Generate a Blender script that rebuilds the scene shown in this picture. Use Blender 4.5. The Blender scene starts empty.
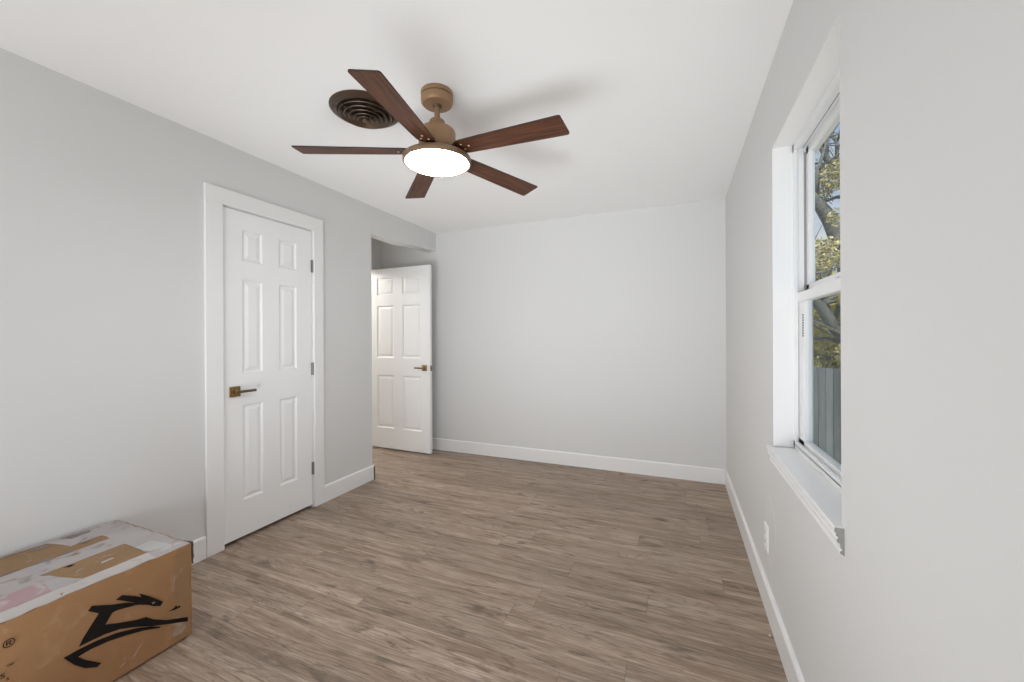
import bpy, bmesh, math, random
from mathutils import Vector, Matrix, noise
random.seed(7)
R = math.radians
C = bpy.context.scene.collection
S = bpy.context.scene

# ------------------------------------------------------------------ camera
cam = bpy.data.cameras.new('camera'); co = bpy.data.objects.new('camera', cam); C.objects.link(co)
cam.sensor_width = 36.0; cam.sensor_fit = 'HORIZONTAL'
cam.lens = 398.77 / 1024 * 36.0
cam.shift_x = 0.0; cam.shift_y = -3.47 / 1024
cam.clip_start = 0.02; cam.clip_end = 200
co.matrix_world = (Matrix.Translation((0, 0, 1.2607)) @ Matrix.Rotation(0.3937, 4, 'Z')
                   @ Matrix.Rotation(math.pi / 2 - 0.0006, 4, 'X') @ Matrix.Rotation(-0.005, 4, 'Z'))
S.camera = co

# ------------------------------------------------------------------ view, world, sun, daylight
S.view_settings.view_transform = 'Standard'; S.view_settings.look = 'None'
S.view_settings.gamma = 1.0; S.view_settings.use_curve_mapping = False
S.view_settings.exposure = -0.03
S.cycles.max_bounces = 14; S.cycles.diffuse_bounces = 8; S.cycles.transparent_max_bounces = 24
S.cycles.sample_clamp_indirect = 6.0
S.cycles.use_denoising = True

w = bpy.data.worlds.new('sky'); S.world = w; w.use_nodes = True
nt = w.node_tree; nt.nodes.clear()
wo = nt.nodes.new('ShaderNodeOutputWorld'); bg = nt.nodes.new('ShaderNodeBackground')
tc = nt.nodes.new('ShaderNodeTexCoord'); mp = nt.nodes.new('ShaderNodeMapping')
nz = nt.nodes.new('ShaderNodeTexNoise'); rp = nt.nodes.new('ShaderNodeValToRGB')
mp.inputs['Scale'].default_value = (2, 2, 6); nz.inputs['Scale'].default_value = 2.2; nz.inputs['Detail'].default_value = 5
rp.color_ramp.elements[0].position = .45; rp.color_ramp.elements[0].color = (.50, .65, .92, 1)
rp.color_ramp.elements[1].position = .65; rp.color_ramp.elements[1].color = (.90, .93, 1.0, 1)
nt.links.new(tc.outputs['Generated'], mp.inputs[0]); nt.links.new(mp.outputs[0], nz.inputs[0])
nt.links.new(nz.outputs[0], rp.inputs[0]); nt.links.new(rp.outputs[0], bg.inputs[0])
bg.inputs[1].default_value = 0.80
nt.links.new(bg.outputs[0], wo.inputs[0])

def lamp(name, kind, loc, rot, energy, color=(1, 1, 1), **kw):
    l = bpy.data.lights.new(name, kind); l.energy = energy; l.color = color
    for k, v in kw.items(): setattr(l, k, v)
    o = bpy.data.objects.new(name, l); C.objects.link(o); o.location = loc; o.rotation_euler = rot
    return o
lamp('sun', 'SUN', (0, 0, 20), (R(48), 0, R(-7)), 5.0, (1.0, .93, .80), angle=R(1.0))
# the window added behind the camera lets in sky and sun alone
# two added fill lights, out of view low behind the camera, aimed at the ceiling
lamp('bounce_fill', 'AREA', (-1.10, -1.3, .60), (R(130), 0, 0), 46, (.945, .98, 1.0), shape='RECTANGLE', size=2.6, size_y=1.6)
lamp('bounce_fill_near', 'AREA', (-.95, .10, .42), (R(119), 0, 0), 13, (.945, .98, 1.0), shape='RECTANGLE', size=1.9, size_y=.8, spread=R(85))
# hall ceiling lamp
lamp('hall_lamp_light', 'POINT', (-3.95, 3.2, 2.2), (0, 0, 0), 40, (1.0, .95, .87), shadow_soft_size=.12)

# ------------------------------------------------------------------ materials
MATS = {}
def lin(c):
    return tuple((x / 12.92 if x <= .04045 else ((x + .055) / 1.055) ** 2.4) for x in c)
def nmat(name):
    m = bpy.data.materials.new(name); m.use_nodes = True
    n = m.node_tree.nodes; b = n['Principled BSDF']
    MATS[name] = m
    return m, m.node_tree, b
def nd(t, ty, **kw):
    n = t.nodes.new(ty)
    for k, v in kw.items(): setattr(n, k, v)
    return n
def mathn(t, op, a, b=None):
    n = t.nodes.new('ShaderNodeMath'); n.operation = op
    for i, v in enumerate((a, b)):
        if v is None: continue
        if isinstance(v, (int, float)): n.inputs[i].default_value = v
        else: t.links.new(v, n.inputs[i])
    return n.outputs[0]
def mixc(t, f, a, b, mode='MIX'):
    n = t.nodes.new('ShaderNodeMix'); n.data_type = 'RGBA'; n.blend_type = mode
    for s, v in ((0, f), (6, a), (7, b)):
        if isinstance(v, (int, float)): n.inputs[s].default_value = v
        elif isinstance(v, tuple): n.inputs[s].default_value = (*v[:3], 1)
        else: t.links.new(v, n.inputs[s])
    return n.outputs[2]
def simple(name, col, rough=.5, metal=0, var=.04, scale=8, bump=0, bscale=200, spec=.5):
    m, t, b = nmat(name)
    g = nd(t, 'ShaderNodeNewGeometry')
    n = nd(t, 'ShaderNodeTexNoise'); n.inputs['Scale'].default_value = scale; n.inputs['Detail'].default_value = 4
    t.links.new(g.outputs['Position'], n.inputs['Vector'])
    lo = tuple(c * (1 - var) for c in col); hi = tuple(min(1, c * (1 + var)) for c in col)
    t.links.new(mixc(t, n.outputs[0], lo, hi), b.inputs['Base Color'])
    b.inputs['Roughness'].default_value = rough; b.inputs['Metallic'].default_value = metal
    b.inputs['Specular IOR Level'].default_value = spec
    if bump:
        n2 = nd(t, 'ShaderNodeTexNoise'); n2.inputs['Scale'].default_value = bscale; n2.inputs['Detail'].default_value = 3
        t.links.new(g.outputs['Position'], n2.inputs['Vector'])
        bp = nd(t, 'ShaderNodeBump'); bp.inputs['Strength'].default_value = bump; bp.inputs['Distance'].default_value = .002
        t.links.new(n2.outputs[0], bp.inputs['Height']); t.links.new(bp.outputs[0], b.inputs['Normal'])
    return m

simple('wall_paint', (.69, .69, .688), .62, var=.012, scale=1.5, bump=.12, bscale=160, spec=.35)
simple('ceiling_paint', (.90, .90, .90), .85, var=.008, scale=1.2, bump=.12, bscale=120, spec=.2)
simple('trim_paint', (.83, .83, .83), .35, var=.01, scale=3)
simple('door_paint', (.87, .875, .88), .38, var=.01, scale=3)
simple('vinyl', (.80, .805, .81), .32, var=.01, scale=5)
simple('groove', (.30, .30, .30), .6, var=.1)
simple('grey_end', (.24, .235, .225), .8, var=.12, scale=60)
simple('brass', (.34, .235, .11), .32, 1.0, var=.25, scale=40)
simple('brass_worn', (.22, .17, .11), .35, 1.0, var=.3, scale=60)
simple('steel_hinge', (.30, .295, .28), .38, .9, var=.1, scale=60)
simple('fan_bronze', (.31, .185, .096), .42, .25, var=.03, scale=20)
simple('fan_ring', (.20, .13, .075), .42, .25, var=.03, scale=20)
simple('fan_dark', (.10, .06, .035), .45, .3, var=.1)
simple('screw_metal', (.75, .52, .34), .35, .7)
simple('vent_bronze', (.12, .072, .042), .34, .3, var=.15, scale=20)
simple('vent_flange', (.065, .038, .022), .38, .3, var=.15, scale=20)
simple('vent_hollow', (.03, .02, .012), .6, 0, var=.1)
simple('plate_white', (.86, .86, .85), .4)
simple('outlet_dark', (.05, .05, .05), .6)
simple('bark', (.16, .17, .16), .95, var=.9, scale=22, bump=1.0, bscale=30)
simple('grass', (.33, .31, .19), .95, var=.5, scale=5)
simple('siding', (.55, .53, .50), .8, var=.05)
simple('chip', (.8, .78, .74), .8)
simple('ink', (.010, .008, .007), .8, var=.3, scale=50, spec=.12)

# glass
m, t, b = nmat('glass'); t.nodes.remove(b)
out = t.nodes['Material Output']; tr = nd(t, 'ShaderNodeBsdfTransparent'); gl = nd(t, 'ShaderNodeBsdfGlossy')
tr.inputs[0].default_value = (.93, .95, .95, 1); gl.inputs['Roughness'].default_value = .02
fr = nd(t, 'ShaderNodeLayerWeight'); fr.inputs[0].default_value = .5; gg = nd(t, 'ShaderNodeNewGeometry')
fac = mathn(t, 'MULTIPLY', mathn(t, 'ADD', mathn(t, 'MULTIPLY', mathn(t, 'POWER', fr.outputs['Facing'], 6), .32), .015), mathn(t, 'SUBTRACT', 1.0, gg.outputs['Backfacing']))
mx = nd(t, 'ShaderNodeMixShader')
t.links.new(fac, mx.inputs[0]); t.links.new(tr.outputs[0], mx.inputs[1]); t.links.new(gl.outputs[0], mx.inputs[2]); t.links.new(mx.outputs[0], out.inputs[0])
# insect screen: fine grey mesh, seen as a half-clear veil
m, t, b = nmat('screen_mesh'); b.inputs['Base Color'].default_value = (.05, .055, .06, 1); b.inputs['Roughness'].default_value = .8
out = t.nodes['Material Output']; tr = nd(t, 'ShaderNodeBsdfTransparent'); mx = nd(t, 'ShaderNodeMixShader')
g = nd(t, 'ShaderNodeNewGeometry'); wv = nd(t, 'ShaderNodeTexNoise'); wv.inputs['Scale'].default_value = 90
t.links.new(g.outputs['Position'], wv.inputs['Vector'])
t.links.new(mathn(t, 'ADD', mathn(t, 'MULTIPLY', wv.outputs[0], .12), .11), mx.inputs[0])
t.links.new(tr.outputs[0], mx.inputs[1]); t.links.new(b.outputs[0], mx.inputs[2]); t.links.new(mx.outputs[0], out.inputs[0])
# lamp diffuser
m, t, b = nmat('lamp_glow'); t.nodes.remove(b); em = nd(t, 'ShaderNodeEmission')
em.inputs[0].default_value = (.985, .985, .985, 1); em.inputs[1].default_value = 41
t.links.new(em.outputs[0], t.nodes['Material Output'].inputs[0])

# plank floor: planks run along X, 0.15 m wide, 1.22 m long
m, t, b = nmat('floor_planks')
g = nd(t, 'ShaderNodeNewGeometry'); sx = nd(t, 'ShaderNodeSeparateXYZ'); t.links.new(g.outputs['Position'], sx.inputs[0])
PW, PL = .15, 1.22
yy = mathn(t, 'DIVIDE', mathn(t, 'ADD', sx.outputs[1], -2.80 + 10 * PW * 10), PW)
row = mathn(t, 'FLOOR', yy); fy = mathn(t, 'FRACT', yy)
wn = nd(t, 'ShaderNodeTexWhiteNoise', noise_dimensions='1D'); t.links.new(row, wn.inputs['W'])
xx = mathn(t, 'ADD', mathn(t, 'DIVIDE', mathn(t, 'ADD', sx.outputs[0], 30), PL), mathn(t, 'MULTIPLY', wn.outputs[0], 3.7))
colm = mathn(t, 'FLOOR', xx); fx = mathn(t, 'FRACT', xx)
cb = nd(t, 'ShaderNodeCombineXYZ'); t.links.new(row, cb.inputs[0]); t.links.new(colm, cb.inputs[1])
wn2 = nd(t, 'ShaderNodeTexWhiteNoise', noise_dimensions='3D'); t.links.new(cb.outputs[0], wn2.inputs['Vector'])
# per-plank shifted coordinates
cc = nd(t, 'ShaderNodeCombineXYZ')
t.links.new(mathn(t, 'ADD', sx.outputs[0], mathn(t, 'MULTIPLY', wn2.outputs[0], 37.0)), cc.inputs[0])
t.links.new(mathn(t, 'ADD', sx.outputs[1], mathn(t, 'MULTIPLY', row, 1.31)), cc.inputs[1])
def stretched(sc, det, dist=0, rough=.6, base=1.0):
    mp = nd(t, 'ShaderNodeMapping'); mp.inputs['Scale'].default_value = sc
    n = nd(t, 'ShaderNodeTexNoise'); n.inputs['Scale'].default_value = base; n.inputs['Detail'].default_value = det
    n.inputs['Roughness'].default_value = rough; n.inputs['Distortion'].default_value = dist
    t.links.new(cc.outputs[0], mp.inputs[0]); t.links.new(mp.outputs[0], n.inputs['Vector']); return n.outputs[0]
g1 = stretched((1.1, 17, 1), 8, 1.0, .74)         # broad grain bands
g2 = stretched((7, 150, 1), 3, .2, .7)           # fine grain
g3 = stretched((1.3, 6, 1), 3, .8)               # tone drift
g4 = stretched((2.6, 17, 1), 5, 2.0, .65)         # knots / dark flames
def ramp(v, p0, p1, c0=(0, 0, 0, 1), c1=(1, 1, 1, 1)):
    if p0 > p1: p0, p1, c0, c1 = p1, p0, c1, c0
    r = nd(t, 'ShaderNodeValToRGB'); r.color_ramp.elements[0].position = p0; r.color_ramp.elements[1].position = p1
    r.color_ramp.elements[0].color = c0; r.color_ramp.elements[1].color = c1; t.links.new(v, r.inputs[0]); return r.outputs[0]
LIGHT = (.56, .44, .345); MID = (.295, .208, .150); DARK = (.100, .066, .045)
c = mixc(t, ramp(g1, .39, .61), MID, LIGHT)
c = mixc(t, mathn(t, 'MULTIPLY', ramp(g2, .62, .38), .50), c, DARK)
c = mixc(t, mathn(t, 'MULTIPLY', ramp(g4, .46, .32), .80), c, DARK)
c = mixc(t, mathn(t, 'MULTIPLY', ramp(g3, .35, .7), .30), c, (.30, .245, .20))
# cathedral grain: contour lines of a slow noise
g5 = stretched((.9, 5.5, 1), 1, .3, .4)
rings = mathn(t, 'ABSOLUTE', mathn(t, 'SINE', mathn(t, 'MULTIPLY', g5, 95.0)))
c = mixc(t, mathn(t, 'MULTIPLY', mathn(t, 'MULTIPLY', ramp(rings, .45, .05), ramp(g3, .48, .62)), .34), c, DARK)
# knots
vo = nd(t, 'ShaderNodeTexVoronoi'); vo.inputs['Scale'].default_value = 1.0
mpk = nd(t, 'ShaderNodeMapping'); mpk.inputs['Scale'].default_value = (2.1, 5.2, 1)
nk = nd(t, 'ShaderNodeTexNoise'); nk.inputs['Scale'].default_value = 14; t.links.new(cc.outputs[0], nk.inputs['Vector'])
vk = nd(t, 'ShaderNodeVectorMath', operation='MULTIPLY_ADD'); vk.inputs[1].default_value = (.06, .06, 0)
t.links.new(nk.outputs[1], vk.inputs[0]); t.links.new(cc.outputs[0], vk.inputs[2]); t.links.new(vk.outputs[0], mpk.inputs[0]); t.links.new(mpk.outputs[0], vo.inputs['Vector'])
c = mixc(t, mathn(t, 'MULTIPLY', ramp(vo.outputs['Distance'], .16, .03), .75), c, (.075, .048, .032))
pl = mathn(t, 'ADD', mathn(t, 'MULTIPLY', wn2.outputs[0], .20), .88)
pc = nd(t, 'ShaderNodeCombineXYZ'); [t.links.new(pl, pc.inputs[i]) for i in range(3)]
c = mixc(t, 1.0, c, pc.outputs[0], 'MULTIPLY')
ey = mathn(t, 'MINIMUM', fy, mathn(t, 'SUBTRACT', 1.0, fy)); ex = mathn(t, 'MINIMUM', fx, mathn(t, 'SUBTRACT', 1.0, fx))
seam = mathn(t, 'MAXIMUM', mathn(t, 'LESS_THAN', ey, .010), mathn(t, 'LESS_THAN', ex, .0013))
c = mixc(t, mathn(t, 'MULTIPLY', seam, .40), c, (.07, .05, .035))
t.links.new(c, b.inputs['Base Color']); b.inputs['Roughness'].default_value = .48; b.inputs['Specular IOR Level'].default_value = .35
bp = nd(t, 'ShaderNodeBump'); bp.inputs['Strength'].default_value = .25; bp.inputs['Distance'].default_value = .001
t.links.new(g2, bp.inputs['Height']); t.links.new(bp.outputs[0], b.inputs['Normal'])

# wood of fan blades: grain along local X
m, t, b = nmat('walnut_blade')
o_ = nd(t, 'ShaderNodeTexCoord'); mp = nd(t, 'ShaderNodeMapping'); mp.inputs['Scale'].default_value = (5, 90, 8)
n = nd(t, 'ShaderNodeTexNoise'); n.inputs['Scale'].default_value = 1; n.inputs['Detail'].default_value = 5; n.inputs['Distortion'].default_value = .4
t.links.new(o_.outputs['Object'], mp.inputs[0]); t.links.new(mp.outputs[0], n.inputs['Vector'])
r_ = nd(t, 'ShaderNodeValToRGB'); r_.color_ramp.elements[0].position = .3; r_.color_ramp.elements[1].position = .72
r_.color_ramp.elements[0].color = (.038, .014, .008, 1); r_.color_ramp.elements[1].color = (.150, .056, .026, 1)
t.links.new(n.outputs[0], r_.inputs[0]); t.links.new(r_.outputs[0], b.inputs['Base Color'])
b.inputs['Roughness'].default_value = .5; b.inputs['Specular IOR Level'].default_value = .35
simple('blade_edge', (.016, .010, .008), .5)

# cardboard with scuffs
def cardboard(name, col, scuff, sc_amt, rough=.75, p0=.60):
    m, t, b = nmat(name); g = nd(t, 'ShaderNodeNewGeometry')
    n = nd(t, 'ShaderNodeTexNoise'); n.inputs['Scale'].default_value = 7; n.inputs['Detail'].default_value = 6
    t.links.new(g.outputs['Position'], n.inputs['Vector'])
    c = mixc(t, n.outputs[0], tuple(x * .82 for x in col), tuple(min(1, x * 1.18) for x in col))
    mp = nd(t, 'ShaderNodeMapping'); mp.inputs['Scale'].default_value = (14, 300, 3)
    n3 = nd(t, 'ShaderNodeTexNoise'); n3.inputs['Scale'].default_value = 1; n3.inputs['Detail'].default_value = 2
    t.links.new(g.outputs['Position'], mp.inputs[0]); t.links.new(mp.outputs[0], n3.inputs['Vector'])
    c = mixc(t, mathn(t, 'MULTIPLY', n3.outputs[0], .25), c, tuple(x * .7 for x in col))
    n2 = nd(t, 'ShaderNodeTexNoise'); n2.inputs['Scale'].default_value = 16; n2.inputs['Detail'].default_value = 8; n2.inputs['Distortion'].default_value = .8
    t.links.new(g.outputs['Position'], n2.inputs['Vector'])
    r = nd(t, 'ShaderNodeValToRGB'); r.color_ramp.elements[0].position = p0; r.color_ramp.elements[1].position = p0 + .14
    t.links.new(n2.outputs[0], r.inputs[0])
    c = mixc(t, mathn(t, 'MULTIPLY', r.outputs[0], sc_amt), c, scuff)
    t.links.new(c, b.inputs['Base Color']); b.inputs['Roughness'].default_value = rough
    bp = nd(t, 'ShaderNodeBump'); bp.inputs['Strength'].default_value = .35; bp.inputs['Distance'].default_value = .003
    t.links.new(n2.outputs[0], bp.inputs['Height']); t.links.new(bp.outputs[0], b.inputs['Normal'])
cardboard('cardboard', (.275, .142, .060), (.38, .25, .15), .35)
cardboard('cardboard_top', (.29, .175, .085), (.38, .32, .27), .6)
cardboard('tape_dusty', (.42, .39, .39), (.24, .175, .135), .8, .45, .53)
cardboard('tape_side', (.245, .140, .070), (.36, .29, .24), .8, .4)
cardboard('tape_pale', (.52, .49, .47), (.30, .23, .18), .7, .4)
cardboard('scuff', (.36, .24, .17), (.26, .15, .08), .9, .7)
cardboard('label_pink', (.42, .27, .285), (.46, .42, .42), .9, .5, .50)
cardboard('label_white', (.50, .50, .49), (.42, .40, .36), .6, .5)
cardboard('tape_dark', (.20, .17, .16), (.36, .33, .31), .8, .5)

# leaves: colour varies from leaf to leaf
def leafmat(name, cols):
    m, t, b = nmat(name); g = nd(t, 'ShaderNodeNewGeometry')
    r = nd(t, 'ShaderNodeValToRGB'); el = r.color_ramp.elements
    el[0].color = (*cols[0], 1); el[1].color = (*cols[-1], 1)
    for i, cc_ in enumerate(cols[1:-1]): e = el.new((i + 1) / (len(cols) - 1)); e.color = (*cc_, 1)
    t.links.new(g.outputs['Random Per Island'], r.inputs[0]); t.links.new(r.outputs[0], b.inputs['Base Color'])
    b.inputs['Roughness'].default_value = .6
    b.inputs['Transmission Weight'].default_value = 0
leafmat('leaf_autumn', [(.40, .34, .18), (.60, .55, .36), (.50, .44, .10), (.20, .20, .09), (.70, .68, .56)])
leafmat('leaf_yellow', [(.74, .66, .08), (.82, .77, .18), (.42, .42, .06), (.60, .48, .12)])
leafmat('leaf_green', [(.10, .13, .05), (.20, .22, .09), (.32, .30, .12)])

# weathered fence boards: vertical boards along X
m, t, b = nmat('fence_wood'); g = nd(t, 'ShaderNodeNewGeometry')
mp = nd(t, 'ShaderNodeMapping'); mp.inputs['Scale'].default_value = (18, 18, 1.2)
n = nd(t, 'ShaderNodeTexNoise'); n.inputs['Scale'].default_value = 1; n.inputs['Detail'].default_value = 5
t.links.new(g.outputs['Position'], mp.inputs[0]); t.links.new(mp.outputs[0], n.inputs['Vector'])
c = mixc(t, n.outputs[0], (.05, .065, .075), (.24, .28, .30)); c = mixc(t, mathn(t, 'MULTIPLY', g.outputs['Random Per Island'], .7), c, (.04, .05, .055)); t.links.new(c, b.inputs['Base Color']); b.inputs['Roughness'].default_value = .9

# ------------------------------------------------------------------ mesh helpers
def bx(bm, x0, x1, y0, y1, z0, z1):
    vs = [bm.verts.new((x, y, z)) for z in (z0, z1) for y in (y0, y1) for x in (x0, x1)]
    for f in ((0, 2, 3, 1), (4, 5, 7, 6), (0, 1, 5, 4), (2, 6, 7, 3), (0, 4, 6, 2), (1, 3, 7, 5)):
        bm.faces.new([vs[i] for i in f])
    return vs
def obj(name, bm, m, parent=None, smooth=False, bevel=0, seg=2):
    bmesh.ops.recalc_face_normals(bm, faces=bm.faces)
    me = bpy.data.meshes.new(name); bm.to_mesh(me); bm.free()
    me.materials.append(MATS[m])
    o = bpy.data.objects.new(name, me); C.objects.link(o)
    if smooth:
        for p in me.polygons: p.use_smooth = True
    if bevel:
        md = o.modifiers.new('bevel', 'BEVEL'); md.width = bevel; md.segments = seg; md.limit_method = 'ANGLE'; md.angle_limit = R(35)
    if parent is not None: o.parent = parent
    return o
def boxobj(name, dims, m, parent=None, bevel=0):
    bm = bmesh.new(); bx(bm, *dims); return obj(name, bm, m, parent, bevel=bevel)
def prism(bm, pts, ext):
    """pts: list of 3-D points of one cap; ext: extrusion vector"""
    a = [bm.verts.new(p) for p in pts]; b2 = [bm.verts.new(Vector(p) + Vector(ext)) for p in pts]
    bm.faces.new(a); bm.faces.new(b2[::-1])
    for i in range(len(a)):
        j = (i + 1) % len(a); bm.faces.new((a[i], a[j], b2[j], b2[i]))
def lathe(bm, prof, n=48, closed=False):
    rings = []
    for r, z in prof:
        if r < 1e-6: rings.append([bm.verts.new((0, 0, z))])
        else: rings.append([bm.verts.new((r * math.cos(2 * math.pi * k / n), r * math.sin(2 * math.pi * k / n), z)) for k in range(n)])
    pairs = list(zip(rings, rings[1:])) + ([(rings[-1], rings[0])] if closed else [])
    for a, c_ in pairs:
        for k in range(n):
            j = (k + 1) % n
            if len(a) == 1 and len(c_) == 1: continue
            if len(a) == 1: bm.faces.new((a[0], c_[k], c_[j]))
            elif len(c_) == 1: bm.faces.new((a[k], c_[0], a[j]))
            else: bm.faces.new((a[k], c_[k], c_[j], a[j]))
def tube(bm, pts, rads, n=8):
    rings = []
    pts = [Vector(p) for p in pts]
    for i, p in enumerate(pts):
        d = (pts[min(i + 1, len(pts) - 1)] - pts[max(i - 1, 0)]).normalized()
        u = d.orthogonal().normalized() if i == 0 else (u - d * u.dot(d)).normalized()
        v = d.cross(u)
        rings.append([bm.verts.new(p + (u * math.cos(2 * math.pi * k / n) + v * math.sin(2 * math.pi * k / n)) * rads[i]) for k in range(n)])
    for a, c_ in zip(rings, rings[1:]):
        for k in range(n): bm.faces.new((a[k], a[(k + 1) % n], c_[(k + 1) % n], c_[k]))
    bm.faces.new(rings[0][::-1]); bm.faces.new(rings[-1])
def empty(name, loc=(0, 0, 0), rz=0):
    o = bpy.data.objects.new(name, None); C.objects.link(o); o.location = loc; o.rotation_euler = (0, 0, rz); o.empty_display_size = .1
    return o
def tag(o, label=None, cat=None, group=None, kind=None):
    for k, v in (('label', label), ('category', cat), ('group', group), ('kind', kind)):
        if v: o[k] = v
    return o
def struct(o, label, cat):
    return tag(o, label, cat, kind='structure')

XL, XR, YB, H = -2.52, .381, 3.834, 2.44
YF = -3.20                                  # wall behind the camera
# ------------------------------------------------------------------ shell
struct(boxobj('floor', (-4.70, .524, YF - .15, YB + .15, -.12, 0), 'floor_planks'), 'grey brown wood plank floor running across the whole room', 'floor')
struct(boxobj('ceiling', (-4.70, XR + .45, YF - .40, YB + .30, H, H + .20), 'ceiling_paint'), 'smooth flat white painted ceiling', 'ceiling')
struct(boxobj('wall_back', (-4.70, .524, YB, YB + .15, 0, H), 'wall_paint'), 'plain light grey far wall', 'wall')
# right wall with window opening
WY0, WY1, WZ0, WZ1 = 1.249, 2.03, .768, 2.073
bm = bmesh.new()
XO = .524
def wall_x(bm, x0, x1, y0, y1, holes, z1=H):
    y = y0
    for (a, b_, c_, d) in holes:
        bx(bm, x0, x1, y, a, 0, z1)
        if c_ > 0: bx(bm, x0, x1, a, b_, 0, c_)
        bx(bm, x0, x1, a, b_, d, z1); y = b_
    bx(bm, x0, x1, y, y1, 0, z1)
wall_x(bm, XR, XO, YF, YB, [(WY0, WY1, WZ0, WZ1)])
struct(obj('wall_right', bm, 'wall_paint'), 'light grey wall with the deep window recess', 'wall')
# left wall with closet doorway and the bulkhead over the entry recess
DY0, DY1, DZ = 1.528, 2.188, 2.074
bm = bmesh.new()
wall_x(bm, XL - .12, XL, YF, 2.805, [(DY0, DY1, 0, DZ)])
prism(bm, [(XL, 2.805, 2.197), (XL, 3.27, 2.197), (XL, 3.42, 2.216), (XL, YB, 2.236), (XL, YB, H), (XL, 2.805, H)], (-.12, 0, 0))
struct(obj('wall_left', bm, 'wall_paint'), 'light grey wall with the closet door, open to the entry recess', 'wall')
# walls behind: closet partition, doorway wall of the recess, hall walls
bm = bmesh.new(); bx(bm, -3.29, XL - .12, 2.70, 2.805, 0, H); bx(bm, -3.29, -3.17, YF, 2.70, 0, H)
struct(obj('wall_closet', bm, 'wall_paint'), 'grey partition between closet and entry recess', 'wall')
bm = bmesh.new(); wall_x(bm, -3.41, -3.29, 2.60, YB, [(2.84, 3.680, 0, 2.06)])
struct(obj('wall_recess', bm, 'wall_paint'), 'grey wall at the end of the entry recess holding the doorway', 'wall')
bm = bmesh.new(); bx(bm, -4.70, -4.55, YF, YB, 0, H); bx(bm, -4.55, -3.41, 2.0, 2.12, 0, H)
struct(obj('wall_hall', bm, 'wall_paint'), 'plain hallway wall beyond the doorway', 'wall')
# wall behind the camera, with an opening added to let in daylight
bm = bmesh.new()
bx(bm, -4.70, -2.15, YF - .15, YF, 0, H); bx(bm, .05, XO, YF - .15, YF, 0, H); bx(bm, -2.15, .05, YF - .15, YF, 0, .65); bx(bm, -2.15, .05, YF - .15, YF, 2.15, H)
struct(obj('wall_front', bm, 'wall_paint'), 'grey wall behind the viewer with a wide added window opening', 'wall')
# unseen rear window, added to bring daylight into the room
w2 = struct(empty('added_window', (-1.05, YF - .10, .65)), 'wide white window added behind the viewer for daylight', 'window')
bm = bmesh.new()
for a in ((-1.10, -1.05, 0, 1.5), (1.05, 1.10, 0, 1.5), (-.03, .03, 0, 1.5)): bx(bm, a[0], a[1], -.03, .03, a[2], a[3])
bx(bm, -1.10, 1.10, -.03, .03, 0, .05); bx(bm, -1.10, 1.10, -.03, .03, 1.45, 1.5)
obj('window_frame', bm, 'vinyl', w2, bevel=.004)

# ------------------------------------------------------------------ baseboards
BH, BT = .127, .015
def base_profile():
    return [(0, 0), (BT, 0), (BT, BH - .009), (BT - .004, BH - .002), (BT - .007, BH), (0, BH)]
def baseboard(name, runs, label):
    """runs: (origin, along, out) with along a vector of full length, out a unit vector away from the wall"""
    bm = bmesh.new()
    for o_, al, ou in runs:
        prism(bm, [Vector(o_) + Vector(ou) * u + Vector((0, 0, v)) for u, v in base_profile()], al)
    return struct(obj(name, bm, 'trim_paint'), label, 'baseboard')
baseboard('baseboard_back', [((-3.29, YB, 0), (3.29 + XR, 0, 0), (0, -1, 0))], 'tall white baseboard along the far wall')
baseboard('baseboard_right', [((XR, YF, 0), (0, YB - YF, 0), (-1, 0, 0))], 'tall white baseboard below the window wall')
baseboard('baseboard_left', [((XL, YF, 0), (0, 1.439 - YF, 0), (1, 0, 0))], 'white baseboard left of the closet door, behind the carton')
baseboard('baseboard_entry', [((XL, 2.270, 0), (0, 2.805 - 2.270 + BT, 0), (1, 0, 0)), ((-3.29, 2.805, 0), (3.29 + XL + BT, 0, 0), (0, 1, 0))], 'white baseboard between closet door and entry recess, wrapping the corner')

# ------------------------------------------------------------------ closet door casing and jamb
bm = bmesh.new(); CT = .018; CW = .098
bx(bm, XL, XL + CT, 1.441, 1.538, 0, 2.064); bx(bm, XL, XL + CT, 2.184, 2.268, 0, 2.064); bx(bm, XL, XL + CT, 1.441, 2.268, 2.064, 2.162)
struct(obj('trim_1', bm, 'trim_paint', bevel=.003), 'flat white casing around the closet door', 'trim')
bm = bmesh.new()
bx(bm, XL - .12, XL, DY0, 1.540, 0, DZ); bx(bm, XL - .12, XL, 2.178, DY1, 0, DZ); bx(bm, XL - .12, XL, 1.540, 2.178, 2.062, DZ)
bx(bm, XL - .075, XL - .04, 1.540, 1.550, 0, 2.062); bx(bm, XL - .075, XL - .04, 2.168, 2.178, 0, 2.062)
struct(obj('trim_2', bm, 'trim_paint'), 'white jamb lining the closet doorway', 'trim')
bm = bmesh.new()
bx(bm, -3.41, -3.29, 3.675, 3.69, 0, 2.06); bx(bm, -3.41, -3.29, 2.825, 2.84, 0, 2.06); bx(bm, -3.41, -3.29, 2.825, 3.69, 2.045, 2.06)
struct(obj('trim_3', bm, 'trim_paint'), 'white jamb of the entry doorway', 'trim')

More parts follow.
